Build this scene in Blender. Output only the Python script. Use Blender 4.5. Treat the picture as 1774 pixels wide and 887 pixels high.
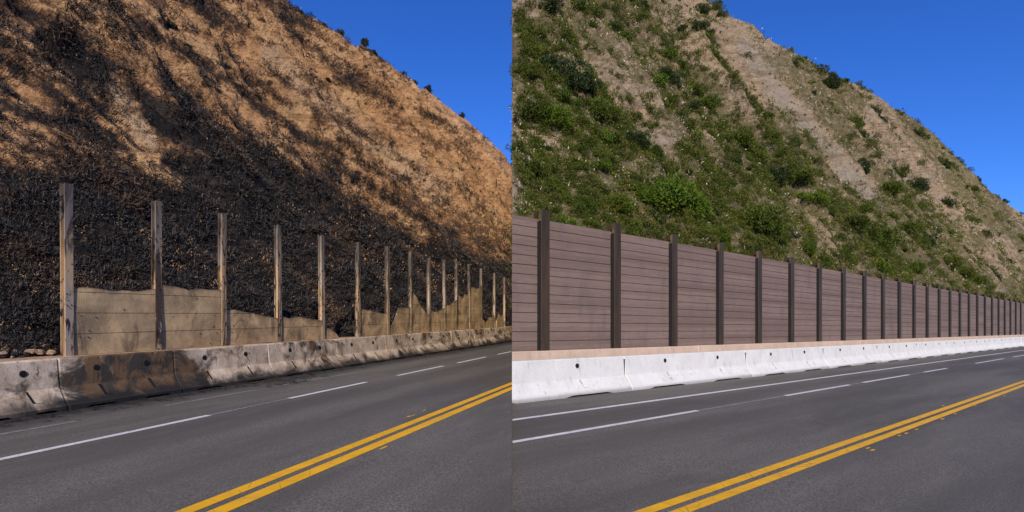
import bpy, math, random
import numpy as np
from mathutils import Vector, Matrix
for o in list(bpy.data.objects): bpy.data.objects.remove(o)
scn = bpy.context.scene
COL = scn.collection
R = math.radians
# ------------------------------------------------------------------ camera, sky, sun, exposure
F = 1000.0; EYE = 1.45; HY = 558.0
cd = bpy.data.cameras.new('camera'); cam = bpy.data.objects.new('camera', cd); COL.objects.link(cam)
cam.location = (0, 0, EYE); cam.rotation_euler = (R(90), 0, 0)
cd.sensor_width = 36; cd.lens = 36*F/1774; cd.shift_y = (HY-443.5)/1774
cd.clip_start = .1; cd.clip_end = 6000
scn.camera = cam
SUN_AZ, SUN_EL = 180.5, 30          # azimuth clockwise from the viewing direction (+Y)
w = bpy.data.worlds.new("World"); scn.world = w; w.use_nodes = True
nt = w.node_tree; nt.nodes.clear()
sky = nt.nodes.new('ShaderNodeTexSky'); sky.sky_type = 'NISHITA'; sky.sun_disc = False
sky.sun_elevation = R(SUN_EL); sky.sun_rotation = R(SUN_AZ); sky.altitude = 1200; sky.air_density = 1.0; sky.dust_density = .15; sky.ozone_density = 4.5
hs = nt.nodes.new('ShaderNodeHueSaturation'); hs.inputs['Saturation'].default_value = 1.15; hs.inputs['Value'].default_value = 1.0
bg = nt.nodes.new('ShaderNodeBackground'); bg.inputs[1].default_value = .105
wo = nt.nodes.new('ShaderNodeOutputWorld')
tm = nt.nodes.new('ShaderNodeMix'); tm.data_type = 'RGBA'; tm.blend_type = 'MULTIPLY'; tm.inputs[0].default_value = 1; tm.inputs[7].default_value = (.56, .86, 1.5, 1)
nt.links.new(sky.outputs[0], hs.inputs['Color']); nt.links.new(hs.outputs[0], tm.inputs[6]); nt.links.new(tm.outputs[2], bg.inputs[0]); nt.links.new(bg.outputs[0], wo.inputs[0])
sd = bpy.data.lights.new('sun', 'SUN'); sd.energy = 5.0; sd.angle = R(.5); sd.color = (1, .90, .76)
sun = bpy.data.objects.new('sun', sd); COL.objects.link(sun)
sv = Vector((math.sin(R(SUN_AZ))*math.cos(R(SUN_EL)), math.cos(R(SUN_AZ))*math.cos(R(SUN_EL)), math.sin(R(SUN_EL))))
sun.rotation_euler = sv.to_track_quat('Z', 'Y').to_euler(); sun.location = sv*50
vs = scn.view_settings; vs.view_transform = 'Standard'; vs.look = 'None'; vs.exposure = 0; vs.gamma = 1; vs.use_curve_mapping = False

# ------------------------------------------------------------------ the two road alignments
class Align:
    """a straight road alignment: s metres along it, d metres to its hill side, z up; the road climbs or falls by g"""
    def __init__(A, vx, vy, side):
        A.vx, A.vy, A.side = vx, vy, side
        A.th = math.atan((vx-887)/F); A.c = math.cos(A.th); A.sn = math.sin(A.th)
        A.g = (HY-vy)/math.hypot(F, vx-887)
        A.rot = math.pi/2-A.th
        A.u = np.array((A.sn, A.c)); A.n = np.array((-A.c, A.sn))
    def P(A, s, d, z=0):
        return Vector((s*A.u[0]+d*A.n[0], s*A.u[1]+d*A.n[1], z+A.g*s))
    def kap(A, x): return F/(A.c*(A.vx-x))            # depth / d on the sight line of column x
    def s(A, x, d): return (A.kap(x)*d-d*A.sn)/A.c
    def d(A, x, y):                                    # lateral distance of a line on the ground
        m = (y-A.vy)/(A.vx-x); return EYE*A.c/(m-A.g*A.sn)
    def z(A, x, y, d):                                 # height above road of a point seen at x, y
        Z = A.kap(x)*d; return EYE-(y-HY)*Z/F-A.g*A.s(x, d)
    def seam(A, d): return d*A.c/A.sn
BL = Align(1190, 545, 'L'); BR = Align(2035, 571, 'R')

# ------------------------------------------------------------------ helpers
def tag(o, label=None, cat=None, group=None, kind=None):
    if label: o['label'] = label
    if cat: o['category'] = cat
    if group: o['group'] = group
    if kind: o['kind'] = kind
    return o
def np_mesh(name, V, Q, mat=None, smooth=False, tri=False, attrs=None):
    me = bpy.data.meshes.new(name)
    V = np.asarray(V, np.float32); Q = np.asarray(Q, np.int32); k = Q.shape[1]
    me.vertices.add(len(V)); me.vertices.foreach_set('co', V.ravel())
    me.loops.add(Q.size); me.loops.foreach_set('vertex_index', Q.ravel())
    me.polygons.add(len(Q)); me.polygons.foreach_set('loop_start', np.arange(0, Q.size, k, dtype=np.int32))
    me.polygons.foreach_set('loop_total', np.full(len(Q), k, np.int32))
    if smooth: me.polygons.foreach_set('use_smooth', np.ones(len(Q), bool))
    for an, av in (attrs or {}).items():
        a = me.attributes.new(an, 'FLOAT', 'POINT'); a.data.foreach_set('value', np.asarray(av, np.float32))
    me.update(calc_edges=True)
    if mat: me.materials.append(mat)
    return me
class MB:
    def __init__(self): self.v = []; self.f = []
    def add(self, v, f):
        o = len(self.v); self.v += [tuple(p) for p in v]; self.f += [tuple(i+o for i in q) for q in f]
    def box(self, a, b, cuts=1, jit=0, rng=None):
        (x0, y0, z0), (x1, y1, z1) = a, b
        self.add([(x0, y0, z0), (x1, y0, z0), (x1, y1, z0), (x0, y1, z0), (x0, y0, z1), (x1, y0, z1), (x1, y1, z1), (x0, y1, z1)],
                 [(0, 3, 2, 1), (4, 5, 6, 7), (0, 1, 5, 4), (1, 2, 6, 5), (2, 3, 7, 6), (3, 0, 4, 7)])
    def disc(self, c, r, y1, n=14):      # a short plug whose axis is y
        v = [(c[0]+r*math.cos(6.2832*i/n), c[1], c[2]+r*math.sin(6.2832*i/n)) for i in range(n)]
        v += [(p[0], y1, p[2]) for p in v]
        self.add(v, [tuple(range(n)), tuple(range(2*n-1, n-1, -1))]+[(i, i+n, (i+1) % n+n, (i+1) % n) for i in range(n)])
    def mesh(self, name, mat, g=0, bevel=0, mat2=None, nf=None):
        me = bpy.data.meshes.new(name); me.from_pydata([(x, y, z+g*x) for x, y, z in self.v], [], self.f); me.update()
        if mat: me.materials.append(mat)
        if mat2:
            me.materials.append(mat2)
            for p in me.polygons[nf:]: p.material_index = 1
        if bevel:
            import bmesh
            bm = bmesh.new(); bm.from_mesh(me)
            bmesh.ops.bevel(bm, geom=[e for e in bm.edges if len(e.link_faces) == 2 and e.calc_face_angle(0) > .5], offset=bevel, segments=1, affect='EDGES')
            bm.to_mesh(me); bm.free()
        return me
def link(name, me, parent=None, loc=(0, 0, 0), rotz=0):
    o = bpy.data.objects.new(name, me); COL.objects.link(o); o.location = loc; o.rotation_euler = (0, 0, rotz)
    if parent: o.parent = parent
    return o
def empty(name, loc, rotz=0):
    o = bpy.data.objects.new(name, None); COL.objects.link(o); o.location = loc; o.rotation_euler = (0, 0, rotz); o.empty_display_size = .2
    return o
# numpy value noise
def _h(ix, iy, iz):
    n = (ix*374761393+iy*668265263+iz*1274126177) & 0xffffffff
    n = ((n ^ (n >> 13))*1274126177) & 0xffffffff
    return ((n ^ (n >> 16)) & 0xffff)/65535.0
def vnoise(x, y, z=0.0):
    x, y, z = np.broadcast_arrays(np.asarray(x, float), np.asarray(y, float), np.asarray(z, float))
    ix, iy, iz = [np.floor(a).astype(np.int64) for a in (x, y, z)]
    fx, fy, fz = x-ix, y-iy, z-iz
    fx, fy, fz = [a*a*a*(a*(a*6-15)+10) for a in (fx, fy, fz)]
    r = 0
    for a in (0, 1):
        for b in (0, 1):
            for c in (0, 1):
                r = r+_h(ix+a, iy+b, iz+c)*(fx if a else 1-fx)*(fy if b else 1-fy)*(fz if c else 1-fz)
    return r*2-1
def fbm(x, y, z=0.0, o=5, gain=.5):
    t = 0; a = 1; n = 0
    for i in range(o):
        t = t+a*vnoise(x*2**i+i*17.3, y*2**i-i*9.1, z*2**i+i*5.7); n += a; a *= gain
    return t/n
def ridged(x, y, z=0.0, o=4):
    t = 0; a = 1; n = 0
    for i in range(o):
        t = t+a*(1-np.abs(vnoise(x*2**i+i*31.3, y*2**i-i*19.1, z*2**i))*2); n += a; a *= .5
    return t/n
# ------------------------------------------------------------------ materials
class Mat:
    def __init__(self, name, rough=.9, spec=.25, metal=0):
        self.m = bpy.data.materials.new(name); self.m.use_nodes = True
        self.t = self.m.node_tree; self.b = self.t.nodes['Principled BSDF']
        self.b.inputs['Roughness'].default_value = rough; self.b.inputs['Specular IOR Level'].default_value = spec; self.b.inputs['Metallic'].default_value = metal
        self.geo = self.t.nodes.new('ShaderNodeNewGeometry').outputs['Position']
        self.tc = self.t.nodes.new('ShaderNodeTexCoord').outputs['Object']
        self.oi = self.t.nodes.new('ShaderNodeObjectInfo').outputs['Random']
    def _s(self, inp, v):
        if isinstance(v, bpy.types.NodeSocket): self.t.links.new(v, inp)
        elif isinstance(v, tuple) and len(v) == 3 and inp.type == 'RGBA': inp.default_value = (*v, 1)
        else: inp.default_value = v
    def scale(self, vec, s):
        n = self.t.nodes.new('ShaderNodeMapping'); self._s(n.inputs[0], vec); n.inputs['Scale'].default_value = s; return n.outputs[0]
    def noise(self, vec, sc, det=4, ro=.55, dist=0):
        n = self.t.nodes.new('ShaderNodeTexNoise'); self._s(n.inputs['Vector'], vec); n.inputs['Scale'].default_value = sc
        n.inputs['Detail'].default_value = det; n.inputs['Roughness'].default_value = ro; n.inputs['Distortion'].default_value = dist; return n.outputs[0]
    def voro(self, vec, sc, feat='F1', out=0):
        n = self.t.nodes.new('ShaderNodeTexVoronoi'); n.feature = feat; self._s(n.inputs['Vector'], vec); n.inputs['Scale'].default_value = sc; return n.outputs[out]
    def ramp(self, v, a, b, x=0., y=1.):
        n = self.t.nodes.new('ShaderNodeMapRange'); n.interpolation_type = 'SMOOTHSTEP'; self._s(n.inputs[0], v)
        n.inputs[1].default_value = a; n.inputs[2].default_value = b; n.inputs[3].default_value = x; n.inputs[4].default_value = y; return n.outputs[0]
    def math(self, op, a, b=0.):
        n = self.t.nodes.new('ShaderNodeMath'); n.operation = op; self._s(n.inputs[0], a); self._s(n.inputs[1], b); return n.outputs[0]
    def mix(self, f, a, b, mode='MIX'):
        n = self.t.nodes.new('ShaderNodeMix'); n.data_type = 'RGBA'; n.blend_type = mode
        self._s(n.inputs[0], f); self._s(n.inputs[6], a); self._s(n.inputs[7], b); return n.outputs[2]
    def attr(self, name, typ='GEOMETRY'):
        n = self.t.nodes.new('ShaderNodeAttribute'); n.attribute_name = name; n.attribute_type = typ; return n.outputs['Fac']
    def sep(self, vec, i):
        n = self.t.nodes.new('ShaderNodeSeparateXYZ'); self._s(n.inputs[0], vec); return n.outputs[i]
    def vadd(self, vec, v):
        n = self.t.nodes.new('ShaderNodeVectorMath'); self._s(n.inputs[0], vec); self._s(n.inputs[1], v); return n.outputs[0]
    def rnd(self, vec):     # shift a texture by the object's own random number
        n = self.t.nodes.new('ShaderNodeVectorMath'); n.operation = 'MULTIPLY'; self._s(n.inputs[0], self.oi); n.inputs[1].default_value = (37, 91, 13)
        return self.vadd(vec, n.outputs[0])
    def col(self, c): self._s(self.b.inputs['Base Color'], c); return self
    def bump(self, h, st=.5, dist=.02):
        n = self.t.nodes.new('ShaderNodeBump'); n.inputs['Strength'].default_value = st; n.inputs['Distance'].default_value = dist
        self._s(n.inputs['Height'], h)
        if self.b.inputs['Normal'].links: self._s(n.inputs['Normal'], self.b.inputs['Normal'].links[0].from_socket)
        self._s(self.b.inputs['Normal'], n.outputs[0]); return self

def asphalt(name, A, base, burnt):
    M = Mat(name, .82, .3); p = M.tc
    big = M.noise(M.scale(p, (.12, .9, 1)), 1, 4); fine = M.noise(p, 55, 3, .7); mid = M.noise(M.scale(p, (.5, 2, 1)), 2.2, 5, .6)
    c = M.mix(M.ramp(fine, .3, .75), tuple(b*.5 for b in base), tuple(b*1.6 for b in base))
    c = M.mix(M.ramp(M.voro(p, 30), .12, .3, .5, 0.), c, tuple(min(1, b*2.6) for b in base))
    c = M.mix(M.ramp(big, .35, .65, .0, .75), c, tuple(b*.55 for b in base))
    c = M.mix(M.ramp(mid, .5, .8, 0, .35), c, tuple(b*1.5 for b in base))
    # paler wheel paths and a darker gutter strip
    y = M.sep(p, 1)
    wob = M.math('ADD', y, M.math('MULTIPLY', M.math('SUBTRACT', M.noise(M.scale(p, (.6, 1, 1)), 1.3, 5, .7), .5), .8))
    gut = M.ramp(wob, burnt[0], burnt[1])
    c = M.mix(M.math('MULTIPLY', gut, burnt[2]), c, (.016, .015, .015))
    for yy in (4.6, 5.9, 7.3, 1.8):
        t = M.ramp(M.math('ABSOLUTE', M.math('SUBTRACT', y, yy)), .0, .45, .22, 0)
        c = M.mix(t, c, tuple(b*.62 for b in base))
    # sealed cracks
    cr = M.ramp(M.voro(M.vadd(M.scale(p, (.22, .6, 1)), M.mix(.25, (0., 0., 0.), M.noise(p, 1.2, 3))), .6, 'DISTANCE_TO_EDGE'), .0, .012, .55, 0)
    for yy in (1.2, 4.4, 6.0):      # darker oily wheel tracks
        t = M.ramp(M.math('ABSOLUTE', M.math('SUBTRACT', wob, yy)), .1, .6, .3, 0); c = M.mix(t, c, tuple(b*.55 for b in base))
    c = M.mix(M.ramp(M.noise(p, .9, 6, .75), .62, .72, 0, .35), c, tuple(b*.45 for b in base))
    M.col(c); M.bump(M.math('ADD', fine, M.math('MULTIPLY', mid, .5)), .55, .006)
    return M.m
M_ROAD_L = asphalt('asphalt', BL, (.142, .127, .105), (7.9, 9.0, .8))
M_ROAD_R = asphalt('asphalt', BR, (.142, .128, .106), (8.2, 9.1, .6))
def paint(name, c, wear, floor=(.09, .088, .085)):
    M = Mat(name, .6, .35); p = M.tc
    k = M.ramp(M.noise(p, 26, 5, .75), wear-.12, wear+.1)
    k2 = M.math('MULTIPLY', M.ramp(M.noise(p, 2.2, 5, .7), wear-.15, wear+.2, .7, 1), M.ramp(M.voro(p, 3.5, 'DISTANCE_TO_EDGE'), .0, .018, .45, 1.))
    M.col(M.mix(M.math('MULTIPLY', k, k2), floor, M.mix(M.ramp(M.noise(p, 5, 4), .3, .7, 0, .35), c, tuple(v*.62 for v in c))))
    M.bump(M.noise(p, 55, 3, .7), .4, .004); return M.m
M_WHITE = paint('white_paint', (.72, .71, .68), .32); M_FADED = paint('faded_paint', (.30, .29, .28), .47); M_YEL = paint('yellow_paint', (.88, .45, .010), .31)

def concrete(name, a, b, soot=0, spot=.3):
    M = Mat(name, .88, .2); p = M.rnd(M.tc); z = M.sep(M.tc, 2)
    n1 = M.noise(p, 2.3, 6, .62); n2 = M.noise(p, 30, 4, .7)
    c = M.mix(M.ramp(n1, .3, .7), a, b)
    c = M.mix(M.ramp(n2, .35, .7, 0, .3), c, tuple(v*.6 for v in a))
    c = M.mix(M.ramp(M.noise(M.scale(p, (9, 9, 1.2)), 1, 4, .7), .55, .8, 0, spot), c, (.10, .09, .08))
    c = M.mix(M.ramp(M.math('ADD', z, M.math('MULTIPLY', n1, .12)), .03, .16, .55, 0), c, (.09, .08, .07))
    if soot:
        s = M.attr('soot')
        warp = M.noise(M.scale(M.geo, (1.1, 1.1, 1.3)), 1.1, 6, .66, 1.0)
        k = M.ramp(M.math('SUBTRACT', warp, M.math('MULTIPLY', M.math('SUBTRACT', s, .5), .34)), .56, .40)
        low = M.math('MULTIPLY', M.ramp(M.math('ADD', z, M.math('MULTIPLY', warp, .55)), .36, .62, .95, 0), M.ramp(s, .05, .3))
        tint = M.ramp(M.noise(M.geo, 2.3, 6, .7, .8), .44, .56)
        c = M.mix(M.math('MULTIPLY', tint, .6), c, M.mix(.5, (.20, .115, .055), c))
        c = M.mix(M.math('MULTIPLY', k, .93), c, M.mix(tint, (.013, .012, .012), (.13, .07, .032)))
        c = M.mix(low, c, (.02, .019, .019))
        c = M.mix(M.math('MULTIPLY', M.ramp(M.noise(M.scale(p, (3, 3, 1)), 3, 6, .8, 1.5), .58, .63), M.ramp(s, .0, .4)), c, (.03, .024, .02))
    M.col(c); M.bump(M.math('ADD', n2, M.math('MULTIPLY', n1, 2)), .5, .008)
    return M.m
M_BAR_L = concrete('scorched_concrete', (.76, .60, .44), (.50, .38, .27), 1, .7)
M_BAR_R = concrete('whitewashed_concrete', (.68, .665, .625), (.60, .585, .55), 0, .55)
M_LEDGE_L = concrete('ledge_concrete', (.55, .38, .23), (.33, .22, .13), 1)
M_LEDGE_R = concrete('tan_concrete', (.62, .46, .34), (.50, .37, .27), 0, .5)
_d = Mat('dark_hole', .9); _d.col((.012, .011, .01)); M_HOLE = _d.m
_d = Mat('stain', .9); _d.col(_d.mix(_d.ramp(_d.noise(_d.tc, 20, 4), .4, .6), (.36, .33, .28), (.62, .60, .56))); M_STAIN = _d.m
def steel_burnt():
    M = Mat('burnt_steel', .62, .4, .15); p = M.vadd(M.geo, (0, 0, 0)); z = M.sep(M.geo, 2)
    st = M.noise(M.scale(p, (5, 5, .55)), 1, 6, .62, .6); st2 = M.noise(M.scale(p, (14, 14, 2.0)), 1, 5, .7)
    c = M.mix(M.ramp(st2, .3, .7), (.62, .42, .235), (.42, .28, .15))
    c = M.mix(M.ramp(st, .46, .56), c, (.085, .055, .036))
    c = M.mix(M.ramp(M.noise(M.scale(p, (3.1, 3.1, .8)), 1, 5, .6, 1.), .50, .56), c, (.42, .33, .25))
    top = M.ramp(M.math('ADD', z, M.math('MULTIPLY', st, 1.6)), 3.0, 4.6, 0, .75)
    c = M.mix(top, c, (.075, .062, .055))
    c = M.mix(M.ramp(M.noise(M.scale(p, (4, 4, 1.6)), 1.4, 6, .75, 1.5), .56, .60), c, (.018, .016, .016))
    M.col(c); M.bump(st2, .3, .004); return M.m
M_POST_L = steel_burnt()
def panel_burnt():
    M = Mat('scorched_panel', .7, .3); p = M.geo
    n = M.noise(M.scale(p, (1, 1, 1.4)), 1.1, 6, .62, 1.2); f = M.noise(p, 24, 4, .7)
    c = M.mix(M.ramp(n, .35, .65), (.56, .38, .20), (.34, .225, .12))
    c = M.mix(M.ramp(M.noise(M.scale(p, (1, 1, .5)), 1.5, 6, .7, 1.2), .50, .68, 0, .85), c, (.12, .075, .042))
    c = M.mix(M.ramp(f, .4, .75, 0, .3), c, (.66, .48, .26))
    c = M.mix(M.ramp(M.noise(p, 9, 5, .7), .66, .70), c, (.02, .017, .015))
    eg = M.math('ADD', M.attr('edge'), M.math('MULTIPLY', M.math('SUBTRACT', M.noise(p, 7, 5, .7), .5), .35))
    c = M.mix(M.ramp(eg, .55, 1.0, 0, .5), c, (.12, .075, .045)); c = M.mix(M.ramp(eg, .90, 1.02, 0, .75), c, (.03, .024, .02))
    M.col(c); M.bump(f, .3, .004); M.bump(M.noise(p, 1.6, 3), .5, .06); return M.m
M_PAN_L = panel_burnt()
def wood_board():
    M = Mat('board_cladding', .72, .3); p = M.rnd(M.tc)
    z = M.sep(M.tc, 2); bid = M.math('FLOOR', M.math('DIVIDE', M.math('SUBTRACT', M.math('SUBTRACT', z, M.math('MULTIPLY', M.sep(M.tc, 0), BR.g)), 1.02), .2))
    wn = M.t.nodes.new('ShaderNodeTexWhiteNoise'); wn.noise_dimensions = '1D'; M._s(wn.inputs['W'], M.math('ADD', bid, M.math('MULTIPLY', M.oi, 50)))
    g = M.noise(M.scale(p, (1.1, 1, 22)), 1.6, 6, .7, .6); g2 = M.noise(M.scale(p, (3, 1, 60)), 1.5, 4, .7)
    c = M.mix(wn.outputs[0], (.225, .155, .125), (.155, .104, .082))
    c = M.mix(M.ramp(g, .35, .7, 0, .55), c, (.115, .08, .066))
    c = M.mix(M.ramp(g2, .5, .8, 0, .35), c, (.33, .255, .225))
    c = M.mix(M.ramp(M.noise(p, 34, 2), .70, .76, 0, .8), c, (.50, .42, .37))
    c = M.mix(M.ramp(M.noise(M.scale(p, (1.2, 1, .5)), 1.3, 5, .65), .5, .72, 0, .5), c, (.11, .085, .075))
    M.col(c); M.bump(M.math('ADD', g, g2), .35, .004); return M.m
M_BOARD = wood_board()
def steel_new():
    M = Mat('bronze_steel', .55, .4, .1); n = M.noise(M.scale(M.geo, (6, 6, .7)), 1, 5, .65)
    c = M.mix(M.ramp(n, .35, .65), (.064, .039, .017), (.033, .021, .010)); c = M.mix(M.ramp(M.noise(M.geo, 30, 4), .6, .72, 0, .35), c, (.11, .075, .04))
    M.col(c); M.bump(n, .2, .003); return M.m
M_POST_R = steel_new()
_d = Mat('olive_bracket', .6, .4); _d.col(_d.mix(_d.ramp(_d.noise(_d.geo, 8, 4), .4, .6), (.14, .105, .03), (.06, .045, .02))); M_BRK = _d.m
_d = Mat('dark_core_shade', .8, .2); _d.col((.018, .016, .017)); M_CORE_SHADE = _d.m  # dark panel core, also the painted shade of the post channels

def hill_mat(name, left):
    M = Mat(name, .95, .1); p = M.geo
    k = M.attr('cover'); strat = M.attr('pale')
    n1 = M.noise(p, .35, 6, .6); n2 = M.noise(p, 1.6, 6, .68); n3 = M.noise(p, 7, 5, .7)
    if left:
        c = M.mix(M.ramp(n2, .32, .68), (.56, .315, .155), (.37, .20, .095))
        c = M.mix(M.ramp(n1, .45, .62, 0, .6), c, (.66, .42, .22))
        c = M.mix(M.math('MULTIPLY', strat, .6), c, (.50, .40, .29))
        c = M.mix(M.ramp(n3, .5, .72, 0, .55), c, (.14, .075, .04))
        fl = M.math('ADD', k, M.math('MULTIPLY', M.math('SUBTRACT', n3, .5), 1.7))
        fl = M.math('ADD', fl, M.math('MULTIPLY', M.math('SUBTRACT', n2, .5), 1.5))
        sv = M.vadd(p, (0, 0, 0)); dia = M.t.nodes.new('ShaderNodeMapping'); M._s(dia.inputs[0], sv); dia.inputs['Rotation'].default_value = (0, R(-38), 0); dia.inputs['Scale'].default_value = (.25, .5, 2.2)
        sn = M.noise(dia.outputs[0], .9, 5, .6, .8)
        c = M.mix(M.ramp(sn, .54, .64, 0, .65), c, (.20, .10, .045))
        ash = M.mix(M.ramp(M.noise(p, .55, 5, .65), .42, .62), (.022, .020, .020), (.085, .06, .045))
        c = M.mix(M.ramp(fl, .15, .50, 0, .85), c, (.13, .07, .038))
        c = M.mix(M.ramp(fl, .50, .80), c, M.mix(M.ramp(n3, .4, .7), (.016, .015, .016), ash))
        v = M.voro(M.vadd(p, M.mix(.3, (0., 0., 0.), M.noise(p, 2, 2))), 1.1)
        c = M.mix(M.math('MULTIPLY', M.ramp(v, .13, .22, .9, 0), M.ramp(n2, .38, .5)), c, (.03, .02, .015))
    else:
        c = M.mix(M.ramp(n2, .32, .68), (.42, .32, .22), (.26, .19, .12))
        c = M.mix(M.ramp(n1, .45, .62, 0, .5), c, (.48, .335, .20))
        c = M.mix(M.math('MULTIPLY', strat, .55), c, (.34, .31, .265))
        c = M.mix(M.ramp(n3, .5, .72, 0, .5), c, (.19, .135, .085))
        dia = M.t.nodes.new('ShaderNodeMapping'); M._s(dia.inputs[0], p); dia.inputs['Rotation'].default_value = (0, R(-50), 0); dia.inputs['Scale'].default_value = (.25, .5, 2.0)
        sn = M.noise(dia.outputs[0], .9, 5, .6, .8)
        c = M.mix(M.ramp(sn, .50, .64, 0, .65), c, (.20, .135, .075))
        fl = M.math('ADD', k, M.math('MULTIPLY', M.math('SUBTRACT', n3, .5), 2.2))
        fl = M.math('ADD', fl, M.math('MULTIPLY', M.math('SUBTRACT', n2, .5), 1.6))
        c = M.mix(M.ramp(fl, .50, 1.05, 0, .8), c, M.mix(M.ramp(n3, .4, .65), (.065, .068, .020), (.15, .125, .055)))
        v = M.voro(p, 1.3)
        c = M.mix(M.math('MULTIPLY', M.ramp(v, .13, .22, .8, 0), M.ramp(n2, .38, .5)), c, (.05, .045, .02))
    M.col(c)
    M.bump(n3, 1., .22); M.bump(n2, .8, .5); M.bump(M.noise(p, 26, 4, .7), .6, .03)
    return M.m
M_HILL_L = hill_mat('burnt_slope', True); M_HILL_R = hill_mat('green_slope', False)
def leafmat(name, a, b, c3, tr=.25):
    M = Mat(name, .7, .25); t = M.attr('tint')
    n = M.noise(M.geo, .5, 3)
    c = M.mix(t, a, b); c = M.mix(M.ramp(n, .5, .65, 0, .6), c, c3)
    hs = M.t.nodes.new('ShaderNodeHueSaturation'); M._s(hs.inputs['Color'], c); M._s(hs.inputs['Value'], M.math('ADD', .72, M.math('MULTIPLY', M.oi, .5)))
    M.col(hs.outputs[0])
    if tr:
        td = M.t.nodes.new('ShaderNodeBsdfTranslucent'); M.t.links.new(hs.outputs[0], td.inputs[0])
        mx = M.t.nodes.new('ShaderNodeMixShader'); mx.inputs[0].default_value = tr
        M.t.links.new(M.b.outputs[0], mx.inputs[1]); M.t.links.new(td.outputs[0], mx.inputs[2])
        M.t.links.new(mx.outputs[0], M.t.nodes['Material Output'].inputs[0])
    return M.m
M_LEAF = [leafmat('bright_leaf', (.06, .105, .008), (.115, .165, .012), (.14, .15, .014)),
          leafmat('mid_leaf', (.052, .08, .008), (.10, .13, .014), (.13, .13, .02)),
          leafmat('dark_leaf', (.022, .042, .010), (.045, .07, .016), (.06, .075, .02))]
M_SCRUB = leafmat('scrub_leaf', (.036, .055, .008), (.125, .145, .014), (.105, .10, .03))
M_GRASS = leafmat('tuft_leaf', (.055, .08, .008), (.15, .165, .016), (.17, .135, .03))
M_RIDGE = leafmat('smoky_leaf', (.018, .024, .016), (.04, .05, .03), (.03, .03, .022), .1)
M_CHAR = leafmat('charred_twig', (.010, .010, .011), (.042, .036, .034), (.085, .05, .03), 0)
M_FLECK = leafmat('dry_litter', (.26, .14, .065), (.50, .30, .15), (.32, .23, .15), 0)
M_CHIP = leafmat('stone_chip', (.36, .30, .22), (.58, .50, .40), (.45, .40, .33), 0)
M_BARK = leafmat('scorched_bark', (.05, .03, .02), (.12, .07, .045), (.09, .06, .04), 0)
_d = Mat('rock', .9, .15); _d.col(_d.mix(_d.ramp(_d.noise(_d.geo, 3, 5), .35, .65), (.36, .225, .13), (.20, .155, .12))); _d.bump(_d.noise(_d.geo, 14, 4), .6, .02); M_ROCK = _d.m
_d = Mat('paving_earth', .95, .1); _d.col(_d.mix(_d.ramp(_d.noise(_d.geo, .2, 6), .35, .65), (.30, .23, .15), (.19, .15, .10))); M_EARTH = _d.m

# ------------------------------------------------------------------ ground and roads
V = [(-3000, -3000, -9), (3000, -3000, -9), (3000, 3000, -9), (-3000, 3000, -9)]
tag(link('ground', np_mesh('ground', V, [(0, 1, 2, 3)], M_EARTH)), kind='structure')
def sheet(A, pts, z, name, mat, thick=0):
    n = len(pts); mb = MB(); top = [(s, d, z) for s, d in pts]
    if thick:
        mb.add(top+[(s, d, z-thick) for s, d in pts], [tuple(range(n))]+[(i, i+n, (i+1) % n+n, (i+1) % n) for i in range(n)])
    else: mb.add(top, [tuple(range(n))])
    me = mb.mesh(name, mat, A.g)
    # faces must look up
    if me.polygons[0].normal.z < 0: me.flip_normals()
    return me
DT = {'L': BL.d(0, 727)*.985, 'R': BR.d(1085, 678)}
BR_END = 620
def clipL(s, d): return min(s, BL.seam(d)-.004)
roads = {}
pL = [(-42, -9.7), (BL.seam(-9.7), -9.7), (BL.seam(12.4)-.004, 12.4), (-42, 12.4)]
roads['L'] = tag(link('road', sheet(BL, pL, 0, 'road', M_ROAD_L, 9), rotz=BL.rot), kind='structure')
pR = [(BR.seam(-14), -14), (BR_END, -14), (BR_END, 12.4), (BR.seam(12.4), 12.4)]
roads['R'] = tag(link('road', sheet(BR, pR, 0, 'road', M_ROAD_R, 5), rotz=BR.rot), kind='structure')
def stripe(A, name, s0, s1, d0, d1, mat):
    """painted stripe, cut where its own road ends"""
    if A.side == 'L': pts = [(s0, d0), (min(s1, A.seam(d0)-.01), d0), (min(s1, A.seam(d1)-.01), d1), (s0, d1)]
    else: pts = [(max(s0, A.seam(d0)+.01), d0), (s1, d0), (s1, d1), (max(s0, A.seam(d1)+.01), d1)]
    link(name, sheet(A, pts, .004, name, mat), roads[A.side])
for a, b in [(BL.d(p, 887), BL.d(q, 887)) for p, q in ((304, 337), (359, 395))]: stripe(BL, 'yellow_line', -40, 99, b, a, M_YEL)
for a, b in [(BR.d(p, 887), BR.d(q, 887)) for p, q in ((1098, 1136), (1160, 1198))]: stripe(BR, 'yellow_line', -30, 600, b, a, M_YEL)
dl = BL.d(360, 720)
for x0, x1 in ((-400, 362), (500, 634), (688, 768), (792, 842), (862, 886)): stripe(BL, 'lane_dash', BL.s(x0, dl), BL.s(x1, dl), dl-.06, dl+.05, M_WHITE)
stripe(BL, 'worn_line', BL.s(364, dl), BL.s(498, dl), dl-.05, dl+.04, M_FADED)
dl2 = BL.d(440, 676)
for x0, x1 in ((-100, 130), (285, 442), (470, 620)): stripe(BL, 'worn_line', BL.s(x0, dl2), BL.s(x1, dl2), dl2-.05, dl2+.04, M_FADED)
de = BR.d(893, 727)
stripe(BR, 'edge_line', 0, 600, de-.06, de+.055, M_WHITE)
dr = BR.d(1000, 747)
for x0, x1 in ((700, 1209), (1360, 1472), (1494, 1575), (1600, 1640), (1690, 1739), (1755, 1790), (1805, 1820)): stripe(BR, 'lane_dash', BR.s(x0, dr), BR.s(x1, dr), dr-.055, dr+.05, M_WHITE)
for x0, x1 in ((1212, 1355), (1475, 1490), (1576, 1598)): stripe(BR, 'worn_line', BR.s(x0, dr), BR.s(x1, dr), dr-.05, dr+.04, M_FADED)
rc = random.Random(4)
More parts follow.
